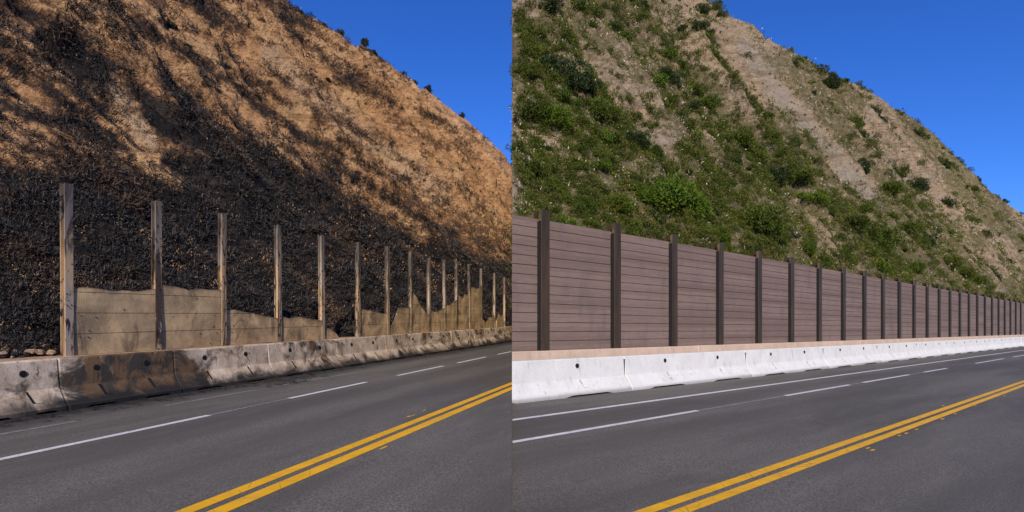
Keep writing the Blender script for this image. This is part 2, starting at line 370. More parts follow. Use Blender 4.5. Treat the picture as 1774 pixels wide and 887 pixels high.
for A, px in ((BL, [(716, 720), (708, 722), (700, 755), (690, 759), (664, 776), (829, 698), (740, 738), (735, 711)]), (BR, [(1634, 703), (1633, 726), (1570, 751), (1557, 755), (1503, 777), (1511, 780), (1588, 744), (1740, 686), (1690, 703), (1655, 717)])):
    for x, y in px:
        d = A.d(x, y); s_ = A.s(x, d); stripe(A, 'paint_chip', s_-rc.uniform(.04, .09), s_+rc.uniform(.04, .09), d-rc.uniform(.008, .02), d+rc.uniform(.008, .02), M_YEL)

# ------------------------------------------------------------------ concrete barriers
ORD = ['first', 'second', 'third', 'fourth', 'fifth', 'sixth', 'seventh', 'eighth', 'ninth', 'tenth', 'eleventh', 'twelfth', 'thirteenth', 'fourteenth', 'fifteenth',
       'sixteenth', 'seventeenth', 'eighteenth', 'nineteenth', 'twentieth', 'twenty-first', 'twenty-second', 'twenty-third', 'twenty-fourth', 'twenty-fifth', 'twenty-sixth',
       'twenty-seventh', 'twenty-eighth', 'twenty-ninth', 'thirtieth', 'thirty-first', 'thirty-second', 'thirty-third', 'thirty-fourth']
PROF = [(0, 0), (0, .075), (.035, .10), (.175, .33), (.19, .36), (.235, .79), (.25, .81), (.39, .81), (.405, .79), (.45, .36), (.465, .33), (.605, .10), (.64, .075), (.64, 0)]
def barrier_mesh(A, L, H, seed, cut=None):
    """extrude the profile; scuppers lift the foot; cut = seam side of the piece that is sawn off"""
    rng = random.Random(seed); k = H/.81
    xs = sorted(set([0, .02, L-.02, L]+[round(i*L/26, 3) for i in range(1, 26)]))
    V = []; n = len(PROF)
    for i, x in enumerate(xs):
        f = (x/L*26) % 13; sc = .035 if 3.2 < f < 9.8 else 0
        e = (.018 if A.side == 'R' else .008) if i in (0, len(xs)-1) else 0
        for j, (a, b) in enumerate(PROF):
            cx = .32; a2 = a+(e if a < cx else -e)
            wob = .010*vnoise(np.array(x*2.3+seed*7.1), np.array(b*5.+a*3), 0)
            z = b*k-(e*.6 if b > .7 else 0)
            if b == 0: z = sc
            xx = x+(0.004*float(vnoise(np.array(b*9.), np.array(seed*1.7))) if 0 < i < len(xs)-1 else 0)
            d = a2+float(wob)
            V.append([xx, d, z])
    Q = []
    for i in range(len(xs)-1):
        for j in range(n):
            a = i*n+j; b = i*n+(j+1) % n; Q.append((a, a+n, b+n, b))
    caps = [tuple(range(n)), tuple(range(len(V)-1, len(V)-n-1, -1))]
    mb = MB(); mb.add(V, Q+caps); return mb
import bmesh
def saw(me, A, s_o, d_o):
    """saw a mesh (local s,d,z with origin s_o,d_o) where its alignment ends"""
    bm = bmesh.new(); bm.from_mesh(me)
    # world x = s*sn - d*c ; L keeps x<0, R keeps x>0
    nrm = Vector((A.sn, -A.c, 0)); sg = 1 if A.side == 'L' else -1
    off = s_o*A.sn-d_o*A.c
    co = nrm*(-off+(-.003 if A.side == 'L' else .0))/nrm.length_squared
    g = bm.verts[:]+bm.edges[:]+bm.faces[:]
    r = bmesh.ops.bisect_plane(bm, geom=g, dist=1e-5, plane_co=co, plane_no=nrm*sg, clear_outer=True)
    ed = [e for e in r['geom_cut'] if isinstance(e, bmesh.types.BMEdge)]
    if ed:
        try: bmesh.ops.contextual_create(bm, geom=ed)
        except Exception: pass
    bmesh.ops.recalc_face_normals(bm, faces=bm.faces[:])
    bm.to_mesh(me); bm.free(); return me
def crosses(A, s0, s1, d0, d1):
    xs = [s*A.sn-d*A.c for s in (s0, s1) for d in (d0, d1)]
    return min(xs) < 0 < max(xs)
def beyond(A, s0, s1, d0, d1):
    xs = [s*A.sn-d*A.c for s in (s0, s1) for d in (d0, d1)]
    return min(xs) > 0 if A.side == 'L' else max(xs) < 0
def sootify(me, A, s0):
    """how badly the fire blackened the concrete, metre by metre along the row"""
    tab = [(-300, .35), (0, .22), (80, .3), (118, .75), (190, .98), (290, .93), (335, .55), (450, .3), (560, .42), (620, .3), (720, .5), (880, .42)]
    sv = [A.s(x, DT[A.side]+.12) for x, _ in tab]
    a = me.attributes.new('soot', 'FLOAT', 'POINT')
    for v in me.vertices: a.data[v.index].value = float(np.interp(s0+v.co.x, sv, [t[1] for t in tab])) if A.side == 'L' else 0
def barriers(A, joints, H, mat, soots, labels, group):
    dt = DT[A.side]
    ss = [A.s(x, dt+.12) for x in joints]
    for i in range(len(ss)-1):
        gp = .012 if A.side == 'R' else .006; s0, s1 = ss[i]+gp, ss[i+1]-gp; L = s1-s0
        if beyond(A, s0, s1, dt, dt+.64): continue
        r = empty('concrete_barrier', A.P(s0, dt), A.rot)
        tag(r, labels[i], 'barrier', group)
        me = barrier_mesh(A, L, H, i+(40 if A.side == 'R' else 0)).mesh('barrier_body', mat, A.g)
        cr = crosses(A, s0, s1, dt, dt+.64)
        if cr: saw(me, A, s0, dt)
        bm = bmesh.new(); bm.from_mesh(me); bmesh.ops.recalc_face_normals(bm, faces=bm.faces[:]); bm.to_mesh(me); bm.free()
        b = link('body', me, r); sootify(me, A, s0)
        if A.side == 'R':
            mb = MB(); mb.box((L-.004, .215, .02), (L+.02, .40, .70)); 
            if not beyond(A, s0+L, s0+L, dt, dt+.4): link('gap_shade', mb.mesh('gap_shade', M_HOLE, A.g), r)  # dark box added in the gap so the joint looks shaded
        # lifting holes and forklift pocket scars
        for fx in (.28, .72) if not (A.side == 'L' and i == 1) else (.6,):
            x = L*fx
            if cr and beyond(A, s0+x, s0+x+.4, dt, dt+.3): continue
            if A.side == 'R' and (s0+x)*A.sn-dt*A.c < .2: continue
            zz = .61; yy = .19+.045*(zz*.81/H-.36)/.43+.0
            mb = MB(); mb.disc((x, yy-.012, zz), .05, yy+.1, 16)
            link('lifting_hole', mb.mesh('lifting_hole', M_HOLE, A.g), r)
            mb = MB()
            for q in range(7):
                a = math.pi*(q/6); b2 = math.pi*((q+1)/6)
            # U-shaped scar on the sloping face
            def sl(z): return .035+.14*(z-.10)/.23-.006
            for (xa, za, xb, zb) in ((x+.02, .34, x+.06, .17), (x+.06, .17, x+.17, .16)):
                wd = .018
                mb.add([(xa-wd, sl(za), za), (xa+wd, sl(za), za), (xb+wd, sl(zb), zb), (xb-wd, sl(zb), zb),
                        (xa-wd, sl(za)+.02, za), (xa+wd, sl(za)+.02, za), (xb+wd, sl(zb)+.02, zb), (xb-wd, sl(zb)+.02, zb)],
                       [(0, 1, 2, 3), (7, 6, 5, 4), (0, 4, 5, 1), (1, 5, 6, 2), (2, 6, 7, 3), (3, 7, 4, 0)])
            link('lifting_pocket', mb.mesh('lifting_pocket', M_STAIN if A.side == 'R' else M_HOLE, A.g), r)
jL = [-300, -60, 110, 308]+[1190-1/q for q in np.arange(.00139, .0034, .00027)]
sL = [.25, .28, .95, .30]+[.42, .30, .5, .33, .45, .4, .35, .5, .4]
lab = ['pale scorched concrete barrier just outside the left edge', 'pale smoke-streaked concrete barrier, leftmost in the burned stretch',
       'heavily blackened brown concrete barrier under the first two burned posts', 'pale concrete barrier with black foot, right of the heavily blackened one']
lab += ['scorched concrete barrier, %s beyond the heavily blackened one' % ORD[i] for i in range(1, 12)]
barriers(BL, jL, .80, M_BAR_L, sL, lab, 'scorched barriers along the burned fence')
jR = [2035-1/q for q in np.arange(.001056-.0003, .0046, .0003)]
lab = ['white concrete barrier, nearest one under the brown wall', 'white concrete barrier, second nearest under the brown wall']
lab += ['white concrete barrier, %s from the near end of the row' % ORD[i] for i in range(2, 20)]
barriers(BR, jR, .765, M_BAR_R, [0]*20, lab, 'white barriers along the brown wall')

# ------------------------------------------------------------------ burned fence
dfL = DT['L']+.84; ZL = .79
def ibeam(w, dep, z0, z1, t=.016, cap=None):
    mb = MB(); mb.box((-w/2, -dep/2, z0), (w/2, -dep/2+t, z1)); mb.box((-w/2, dep/2-t, z0), (w/2, dep/2, z1)); mb.box((-t/2, -dep/2+t, z0), (t/2, dep/2-t, z1)); return mb
fenceL = empty('burned_fence', BL.P(BL.s(117, dfL), dfL), BL.rot); s0L = BL.s(117, dfL)
tag(fenceL, 'fire-scorched fence of bare steel posts with torn panel remnants', 'fence')
qL = 1/1073.
pxL = [117, 271, 385, 482, 558, 620, 671, 711, 743, 770, 791, 813, 834, 856, 874]
tops = {117: 318, 271: 348, 385: 370, 482: 390, 558: 408, 620: 420, 671: 427, 711: 436, 743: 447, 770: 450, 791: 452, 813: 457, 834: 465, 856: 473, 874: 480}
rng = random.Random(5)
postL = []
for k, x in enumerate(pxL):
    s = BL.s(x, dfL); zt = BL.z(x, tops[x], dfL); ls = s-s0L
    mb = ibeam(.135, .115, ZL-.02, zt, .012); nf = len(mb.f)
    postL.append(ls)
    z = ZL+.15
    while z < zt-.1:
        mb.disc((.04, -.062, z), .010, -.056, 8)
        if rng.random() < .5: mb.disc((-.04, -.062, z+.2), .010, -.056, 8)
        z += rng.choice((.35, .5, .7))
    me = mb.mesh('post', M_POST_L, 0, 0, M_HOLE, nf)
    p = link('post', me, fenceL, (ls, 0, BL.g*ls)); p.rotation_euler = (R(rng.uniform(-.4, .4)), R(rng.uniform(-.5, .5)), 0)
# remnants: outline of the torn top, as pixels then turned into metres on the fence line
rem = [[(128, 499), (145, 497), (165, 501), (200, 504), (240, 504), (262, 499)],
       [(283, 492), (300, 496), (325, 503), (345, 500), (377, 503)],
       [(393, 535), (415, 538), (440, 543), (475, 552)],
       [(489, 546), (500, 551), (520, 549), (540, 553), (552, 555)],
       [(565, 568), (572, 569), (580, 576), (586, 583)],
       [(625, 535), (637, 537), (650, 541), (667, 544)],
       [(675, 570), (680, 562), (686, 548), (690, 534), (708, 532)],
       [(716, 504), (722, 516), (730, 532), (736, 541), (741, 548)],
       [(747, 535), (752, 540), (759, 540), (768, 533)],
       [(774, 530), (779, 529), (788, 519)],
       [(793, 508), (797, 514), (803, 517), (806, 509), (811, 512)],
       [(815, 499), (820, 498), (826, 501), (832, 495)],
       [(837, 552), (842, 558), (848, 549), (854, 552)],
       [(859, 555), (864, 544), (868, 549), (872, 544)]]
for k, pts in enumerate(rem):
    P2 = [(BL.s(x, dfL)-s0L, BL.z(x, y, dfL)) for x, y in pts]
    if k < len(rem)-1 and k != 4: P2[0] = (postL[k]+.012, P2[0][1]); P2[-1] = (postL[k+1]-.012, P2[-1][1])
    xs = np.linspace(P2[0][0], P2[-1][0], 42)
    zt = np.interp(xs, [p[0] for p in P2], [p[1] for p in P2])+.016*vnoise(xs*4, k*3.3)+.004*vnoise(xs*21, k*7.)
    mb = MB(); n = len(xs); zb = ZL+.005; edge = []
    bnd = [zb+.36*j for j in range(0, 8)]
    for j in range(len(bnd)-1):       # boards, each cut by the torn edge
        lo, hi = bnd[j]+(.005 if j else 0), bnd[j+1]-.005
        cur = []
        for i in range(n-1):
            a, b = min(hi, zt[i]), min(hi, zt[i+1])
            if a > lo+.002 and b > lo+.002: cur.append(i)
        if not cur: continue
        y0, y1 = -.022, .018
        o = len(mb.v); idx = list(range(cur[0], cur[-1]+2))
        curl = lambda x, z: .02*float(vnoise(np.array(x*1.7+k), np.array(z*2.)))+(.05*max(0, z-(np.interp(x, xs, zt)-.15)))*math.sin(x*9+k)
        Vv = []; 
        for i in idx:
            top = max(lo+.002, min(hi, zt[i]))
            c0, c1 = curl(xs[i], lo), curl(xs[i], top)
            Vv += [(xs[i], y0+c0, lo), (xs[i], y1+c0, lo), (xs[i], y1+c1, top), (xs[i], y0+c1, top)]
        for i in idx:
            tt = max(lo+.002, min(hi, zt[i])); e_ = 1. if zt[i] <= hi+.001 else 0.; edge += [0, 0, e_, e_]
        m = len(idx); Fv = [(0, 1, 2, 3), (4*m-1, 4*m-2, 4*m-3, 4*m-4)]
        for i in range(m-1):
            for q in range(4): Fv.append((i*4+q, i*4+4+q, i*4+4+(q+1) % 4, i*4+(q+1) % 4))
        mb.add(Vv, Fv)
    mb.add([(xs[0], .02, zb), (xs[-1], .02, zb), (xs[-1], .026, zb), (xs[0], .026, zb)], [(0, 1, 2, 3)])
    nf = len(mb.f); rr = random.Random(k+77)
    for i in range(max(3, int((xs[-1]-xs[0])*7))):
        x = rr.uniform(xs[0]+.05, xs[-1]-.05); zc = rr.choice([zb+.07, zb+.30, zb+.43, zb+.66, zb+.8])+rr.uniform(-.02, .02)
        if zc < np.interp(x, xs, zt)-.05: mb.disc((x, -.029, zc), rr.uniform(.007, .012), -.0, 8)
    me = mb.mesh('panel', M_PAN_L, BL.g, 0, M_HOLE, nf)
    ea = me.attributes.new('edge', 'FLOAT', 'POINT'); ea.data.foreach_set('value', np.array(edge+[0.]*(len(me.vertices)-len(edge)), np.float32))
    bm = bmesh.new(); bm.from_mesh(me); bmesh.ops.recalc_face_normals(bm, faces=bm.faces[:]); bm.to_mesh(me); bm.free()
    pn = link('panel', me, fenceL)
# ledge under the fence, as a low wall
def ledge(A, zt, s0, s1, mat, name, label, step):
    dt = DT[A.side]; d0, d1 = dt+.67, dt+1.25
    r = empty(name, A.P(s0, d0), A.rot); tag(r, label, 'kerb wall')
    n = int((s1-s0)/step)+1
    for i in range(n):
        a, b = i*step+.006, min((i+1)*step, s1-s0)-.006
        if b-a < .05 or beyond(A, s0+a, s0+b, d0, d1): continue
        mb = MB(); mb.box((a, 0, -.1), (b, d1-d0, zt-.002*(i % 2))); me = mb.mesh('wall_block', mat, A.g, .012)
        if crosses(A, s0+a, s0+b, d0, d1): saw(me, A, s0, d0)
        sootify(me, A, s0); link('wall_block', me, r)
ledge(BL, ZL, -6, 46, M_LEDGE_L, 'footing_wall', 'low scorched concrete footing wall behind the dirty barriers, under the burned posts', 6)

# ------------------------------------------------------------------ new wall
dfR = DT['R']+.86; ZR = BR.z(938, 607, dfR); ZPT = BR.z(1000, 391.5, dfR); ZPO = BR.z(938, 365, dfR)
print('LEVELS', DT, ZR, ZPT, ZPO, 'post spacing')
q0, dq = 1/1097., .0001172
sR = [BR.s(2035-1/(q0+dq*k), dfR) for k in range(-1, 34)]
sp = (sR[20]-sR[1])/19; print('spacing', sp)
sR = [sR[1]+sp*(k-1) for k in range(35)]
wallR = empty('sound_wall', BR.P(sR[1], dfR), BR.rot)
tag(wallR, 'new brown horizontal board wall between dark steel posts above white barriers', 'wall')
mb = ibeam(.25, .25, ZR-.01, ZPO, .02); post_me = mb.mesh('post', M_POST_R, 0, .003)
mb = MB(); mb.box((-.150, -.125, ZPT-.05), (-.1265, -.07, ZPO-.02)); brk_me = mb.mesh('bracket', M_BRK)
mb = MB(); mb.box((-.152, -.105, ZR), (-.1262, .028, ZPT-.06)); shade_me = mb.mesh('channel_shade', M_CORE_SHADE)  # dark strip standing in for the shade inside the post channel
L = sp-.03; H = ZPT-ZR; nb = 14; bh = H/nb
def panel_mesh(seed):
    mb = MB(); rr = random.Random(seed)
    for j in range(nb):
        a, b = ZR+j*bh+.0045, ZR+(j+1)*bh-.0045; y = rr.uniform(-.002, .002)
        mb.box((0, -.03+y, a), (L, .03, b))
    me = mb.mesh('panel', M_BOARD, BR.g, .005)
    mb2 = MB(); mb2.box((.01, -.012, ZR+.012), (L-.01, .012, ZPT-.012)); bk = mb2.mesh('core', M_CORE_SHADE, BR.g)
    return me, bk
pans = [panel_mesh(i) for i in range(5)]
for k, s in enumerate(sR):
    ls = s-sR[1]
    if k >= 1:
        p = link('post', post_me, wallR, (ls, 0, BR.g*ls)); link('bracket', brk_me, p); link('channel_shade', shade_me, p)
        mbb = None
    if k < len(sR)-1:
        me, bk = pans[k % 5]
        if k == 0: me, bk = me.copy(), bk.copy(); saw(me, BR, s+.015, dfR); saw(bk, BR, s+.015, dfR)
        o = link('panel', me, wallR, (ls+.015, 0, BR.g*ls)); link('core', bk, o)
ledge(BR, ZR, 2, 2+6.2*18, M_LEDGE_R, 'footing_wall', 'low tan concrete footing wall between white barriers and brown wall', 6.2)

# ------------------------------------------------------------------ hillsides
def vy_of(A, x, ratio): return A.vy-F*ratio/A.kap(x)       # pixel row of (z-eye)/D in column x
class Hill:
    def __init__(h, A, T, D0, z0, ridge, cz):
        h.A, h.T, h.D0, h.z0, h.ridge, h.cz = A, T, D0, z0, ridge, cz
    def Dr(h, x):
        xs = [p[0] for p in h.ridge]; r = [(h.A.vy-p[1])*h.A.kap(p[0])/F for p in h.ridge]
        ra = np.interp(x, xs, r)
        return (EYE-h.z0+h.T*h.D0)/(h.T-ra)
    def disp(h, s, D, x):
        if not hasattr(h, 'mean'):
            ss, DD = np.meshgrid(np.linspace(20, 260, 200), np.linspace(26, 48, 60)); h.mean = float(h.raw(ss, DD).mean()); print('MEAN', h.A.side, h.mean)
        up = np.clip((D-h.D0)/14, 0, 1)
        return (h.raw(s, D)-h.mean*up)*(1-.58*np.exp(-((D-h.Dr(x))/4.5)**2))
    def raw(h, s, D):
        A = h.A; c = h.cz; up = np.clip((D-h.D0)/14, 0, 1); L = A.side == 'L'
        a = s+c*D
        g = ridged(a*.055, D*.012, 3.1, 3)*2.0+ridged(a*.17+.2*fbm(s*.1, D*.1), D*.035, 8.2, 4)*1.35+np.abs(vnoise(a*.42+.3*fbm(s*.2, D*.2), D*.06, 2.2))*.9
        f = fbm(s*.3, D*.3, 2., 5)*.8+fbm(s*1.3, D*1.3, 5., 4, .6)*.30
        r = ridged(a*.55, D*.16, 1.7, 3)*.42+ridged(a*1.5+.3*fbm(s*.5, D*.5), D*.22, 4.7, 3)*.13
        crag = (1-np.abs(fbm(a*.13, D*.07, 6.6, 5, .62))*3.2)*(1.3 if L else .8)
        return up*(g*(1.35 if L else 1.05)+crag-1.2)+(f*1.25+r*1.3)*(.35+.65*up)
    def z(h, s, D, x):
        Dr = h.Dr(x)
        zz = h.z0+h.T*(np.minimum(D, Dr)-h.D0)-.35*np.maximum(D-Dr, 0)
        return zz
    def at(h, x, y):
        """surface point on the sight line of pixel (x, y)"""
        A = h.A; k = A.kap(x); r = (A.vy-y)*k/F
        D = (EYE-h.z0+h.T*h.D0)/(h.T-r)
        D = min(D, float(h.Dr(x))+.5)
        return h.pt(x, D)
    def pt(h, x, D):
        A = h.A; s = A.s(x, D)
        dz = float(h.disp(np.array(s), np.array(D), x)); z = float(h.z(s, D, x))
        n = h.T/math.hypot(1, h.T); m = 1/math.hypot(1, h.T)
        return A.P(s, D-dz*n, z+dz*m)
    def many(h, x, y):
        A = h.A; k = A.kap(x); r = (A.vy-y)*k/F
        D = np.minimum((EYE-h.z0+h.T*h.D0)/(h.T-r), h.Dr(x)+.5)
        s = A.s(x, D); dz = h.disp(s, D, x); z = h.z(s, D, x); n = h.T/math.hypot(1, h.T); m = 1/math.hypot(1, h.T)
        d2 = D-dz*n
        return np.stack([s*A.u[0]+d2*A.n[0], s*A.u[1]+d2*A.n[1], z+dz*m+A.g*s], -1)
    def grid(h, xs, rows):
        A = h.A; x = np.asarray(xs)[:, None]; Dr = h.Dr(x)
        v = np.asarray(rows)[None, :]
        D = np.where(v <= 1, h.D0*(Dr/h.D0)**v if False else h.D0+(Dr-h.D0)*(.55*v+.45*v*v), Dr+(v-1)*60)
        D = D*np.ones_like(x); k = A.kap(x); s = (k*D-D*A.sn)/A.c
        dz = h.disp(s, D, x)*np.where(v > 1, np.clip(1.15-(v-1)*3, 0, 1), 1)
        z = h.z(s, D, x)
        z = z-.35*np.exp(-((D-Dr)/1.5)**2)
        n = h.T/math.hypot(1, h.T); m = 1/math.hypot(1, h.T)
        d2 = D-dz*n; z2 = z+dz*m+A.g*s
        X = s*A.u[0]+d2*A.n[0]; Y = s*A.u[1]+d2*A.n[1]
        yp = HY-(z2-EYE)/np.maximum(Y, .1)*F; xp = 887+X/np.maximum(Y, .1)*F
        return X, Y, z2, xp, yp, D, s, v+0*x
def seg_d(x, y, pts):
    best = None
    for (x0, y0), (x1, y1) in zip(pts[:-1], pts[1:]):
        t = np.clip(((x-x0)*(x1-x0)+(y-y0)*(y1-y0))/((x1-x0)**2+(y1-y0)**2), 0, 1)
        d = np.hypot(x-x0-t*(x1-x0), y-y0-t*(y1-y0)); best = d if best is None else np.minimum(best, d)
    return best
def sm(a, b, v):
    t = np.clip((v-a)/(b-a), 0, 1); return t*t*(3-2*t)
def burnShadeL(x, y):
    """burn scar plus painted-in shade over the slope: 1 darkest, 0 bare soil"""
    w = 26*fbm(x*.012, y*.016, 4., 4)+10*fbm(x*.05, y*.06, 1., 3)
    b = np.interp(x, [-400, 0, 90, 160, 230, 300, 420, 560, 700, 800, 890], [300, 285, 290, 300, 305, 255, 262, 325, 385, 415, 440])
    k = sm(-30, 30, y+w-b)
    band = sm(48, 12, seg_d(x, y+w*.5, [(90, 60), (190, 150), (300, 215), (430, 275), (560, 340)])*1.0)  # diagonal shadow across the slope, painted in with the char
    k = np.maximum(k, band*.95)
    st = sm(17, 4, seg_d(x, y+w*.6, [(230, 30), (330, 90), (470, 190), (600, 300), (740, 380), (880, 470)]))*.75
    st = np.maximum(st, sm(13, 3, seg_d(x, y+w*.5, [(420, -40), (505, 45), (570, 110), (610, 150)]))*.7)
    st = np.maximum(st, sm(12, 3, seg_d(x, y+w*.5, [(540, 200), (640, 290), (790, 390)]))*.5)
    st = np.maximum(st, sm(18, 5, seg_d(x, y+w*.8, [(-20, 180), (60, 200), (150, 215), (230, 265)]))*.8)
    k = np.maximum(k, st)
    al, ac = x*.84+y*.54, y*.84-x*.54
    up = sm(-.02, .42, fbm(al*.0065, ac*.034, 9., 5, .6))*.72  # dark gully streaks, painted in for relief shading the flat sun loses
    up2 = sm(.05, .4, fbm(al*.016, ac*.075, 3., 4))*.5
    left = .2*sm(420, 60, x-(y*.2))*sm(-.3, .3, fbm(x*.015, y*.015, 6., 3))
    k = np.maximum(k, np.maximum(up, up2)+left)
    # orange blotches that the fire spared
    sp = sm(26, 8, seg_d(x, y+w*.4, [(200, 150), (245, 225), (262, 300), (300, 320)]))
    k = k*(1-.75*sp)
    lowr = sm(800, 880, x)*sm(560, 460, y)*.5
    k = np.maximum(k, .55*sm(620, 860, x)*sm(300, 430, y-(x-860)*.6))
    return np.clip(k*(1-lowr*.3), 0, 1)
def greenR(x, y, f):
    """how thickly the slope is overgrown; f = height fraction of the slope"""
    w = fbm(x*.01, y*.013, 4., 4); st = fbm((x-y*.9)*.022, (x+y)*.005, 2., 4)
    k = 1.02-.42*sm(.45, 1.0, f)+.8*w+.85*st
    k -= .75*sm(34, 10, seg_d(x, y+20*w, [(1270, 60), (1330, 150), (1430, 260), (1500, 330)]))
    k -= .8*sm(40, 12, seg_d(x, y+15*w, [(1510, 215), (1620, 330), (1700, 420), (1774, 470)]))
    k -= .8*sm(26, 8, seg_d(x, y+15*w, [(893, 325), (935, 350), (980, 368)]))
    k -= .5*sm(45, 12, seg_d(x, y+15*w, [(1000, 110), (1080, 170), (1150, 260)]))
    k -= .6*sm(30, 8, seg_d(x, y+15*w, [(1400, 380), (1440, 430)]))
    k -= .5*sm(26, 8, seg_d(x, y+15*w, [(1140, 20), (1260, 140), (1330, 250)]))
    k += .5*sm(80, 30, seg_d(x, y, [(960, 370), (1150, 360), (1330, 430)]))
    k += .35*sm(120, 20, seg_d(x, y, [(1400, 330), (1600, 440), (1760, 500)]))
    k += .55*sm(34, 8, seg_d(x, y+15*w, [(1230, 130), (1300, 240), (1420, 330), (1560, 420), (1700, 490)]))
    k += .4*sm(50, 20, seg_d(x, y, [(900, 130), (960, 200)]))
    return np.clip(k, 0, 1)
hL = Hill(BL, 1.16, DT['L']+1.35, .55, [(-600, -700), (490, -2), (600, 68), (660, 98), (745, 163), (800, 213), (880, 288), (890, 297)], .75)
hR = Hill(BR, 1.46, DT['R']+1.4, .9, [(880, -260), (1160, -38), (1230, 14), (1300, 58), (1400, 110), (1500, 165), (1560, 200), (1605, 228), (1640, 262), (1700, 322), (1774, 378), (1880, 455), (1960, 512)], .35)
rows = list(np.linspace(0, 1, 470))+[1+.004*i**1.6 for i in range(1, 16)]
def build_hill(h, xs, mat, name):
    X, Y, Z, xp, yp, D, s, v = h.grid(xs, rows); A = h.A
    if A.side == 'L': X = np.minimum(X, -.002)
    else: X = np.where(np.arange(len(xs))[:, None] == 0, 0., np.maximum(X, 0.))
    nx, nr = X.shape
    if A.side == 'L':
        cov = burnShadeL(xp, yp); pale = sm(26, 6, seg_d(xp, yp, [(170, 130), (215, 190), (262, 240)]))+sm(30, 8, seg_d(xp, yp+14*fbm(xp*.03, yp*.03), [(470, 90), (560, 180), (640, 240), (760, 330)]))*.6
    else:
        f = np.clip(v, 0, 1); cov = greenR(xp, yp, f); pale = sm(22, 5, seg_d(xp, yp+12*fbm(xp*.03, yp*.03), [(1290, 80), (1370, 190), (1440, 270), (1520, 350)]))+.5*sm(.1, .5, fbm(xp*.02, yp*.02, 7.))
    V = np.stack([X, Y, Z], -1).reshape(-1, 3)
    i, j = np.meshgrid(np.arange(nx-1), np.arange(nr-1), indexing='ij'); a = (i*nr+j).ravel()
    Q = np.stack([a, a+nr, a+nr+1, a+1], -1)
    cov = cov.ravel(); pale = pale.ravel()
    # closed foot, back and ends
    def skirt(idx, V, Q, cov, pale):
        n0 = len(V); low = V[idx].copy(); low[:, 2] = -9
        V = np.vstack([V, low]); cov = np.concatenate([cov, cov[idx]*0]); pale = np.concatenate([pale, pale[idx]*0])
        k = np.arange(len(idx)-1)
        return V, np.vstack([Q, np.stack([idx[k], idx[k+1], n0+k+1, n0+k], -1)]), cov, pale
    for idx in (np.arange(nr), (nx-1)*nr+np.arange(nr), np.arange(nx)*nr+nr-1):
        V, Q, cov, pale = skirt(idx, V, Q, cov, pale)
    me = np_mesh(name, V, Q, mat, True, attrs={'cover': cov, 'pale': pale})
    me.polygons.foreach_set('use_smooth', np.concatenate([np.ones((nx-1)*(nr-1), bool), np.zeros(len(Q)-(nx-1)*(nr-1), bool)]))
    return tag(link(name, me), kind='structure')
xsL = np.concatenate([np.linspace(-650, -30, 60), np.linspace(-28, 886.9, 640)])
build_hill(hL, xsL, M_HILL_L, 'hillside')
xsR = np.concatenate([np.linspace(887, 1800, 640), np.linspace(1802, 1900, 30)])
build_hill(hR, xsR, M_HILL_R, 'hillside')

# ------------------------------------------------------------------ foliage
def leaves(n, rng, lobes, ls, asp=.42, up=.3):
    """leaf-shaped quads around lobes = [(centre, radius)] -> verts, quads, tint"""
    li = rng.integers(0, len(lobes), n)
    c = np.array([l[0] for l in lobes])[li]; r = np.array([l[1] for l in lobes])[li]
    dirv = rng.normal(size=(n, 3)); dirv[:, 2] = np.where(dirv[:, 2] < 0, dirv[:, 2]*.5, dirv[:, 2]); dirv /= np.linalg.norm(dirv, axis=1)[:, None]
    pos = c+dirv*(r*rng.uniform(.62, 1.06, n))[:, None]
    pos[:, 2] = np.abs(pos[:, 2])
    ax = dirv*.8+rng.normal(size=(n, 3))*.55; ax[:, 2] += up; ax /= np.linalg.norm(ax, axis=1)[:, None]
    sd = np.cross(ax, rng.normal(size=(n, 3))); sd /= np.linalg.norm(sd, axis=1)[:, None]
    l = ls*rng.uniform(.6, 1.4, n)[:, None]
    a = pos; b = pos+ax*l*.5+sd*l*asp*.5; t = pos+ax*l; d = pos+ax*l*.5-sd*l*asp*.5
    V = np.stack([a, b, t, d], 1).reshape(-1, 3); Q = np.arange(4*n).reshape(n, 4)
    lt = rng.uniform(0, 1, len(lobes))[li]*.6+rng.uniform(0, .4, n)
    return V, Q, np.repeat(lt, 4)
def shrub_geo(seed, n, ls, flat=.8, lob=14):
    rng = np.random.default_rng(seed); lobes = []
    for i in range(lob):
        a = rng.uniform(0, 6.283); q = math.sqrt(rng.uniform(0, 1))*.72; z = rng.uniform(.12, 1)*math.sqrt(max(0, 1-q*q))*flat
        lobes.append(((q*math.cos(a), q*math.sin(a), z), rng.uniform(.2, .38)))
    lobes.append(((0, 0, .3), .5))
    return leaves(n, rng, lobes, ls)
def tube(V, Q, a, b, ra, rb, n=4):
    a, b = np.array(a, float), np.array(b, float); ax = b-a; ax /= max(1e-6, np.linalg.norm(ax))
    s = np.cross(ax, (0.3, .1, .9)); s /= np.linalg.norm(s); t = np.cross(ax, s); o = len(V)
    for p, r in ((a, ra), (b, rb)):
        for i in range(n):
            an = 6.2832*i/n; V.append(tuple(p+s*r*math.cos(an)+t*r*math.sin(an)))
    for i in range(n): Q.append((o+i, o+(i+1) % n, o+n+(i+1) % n, o+n+i))
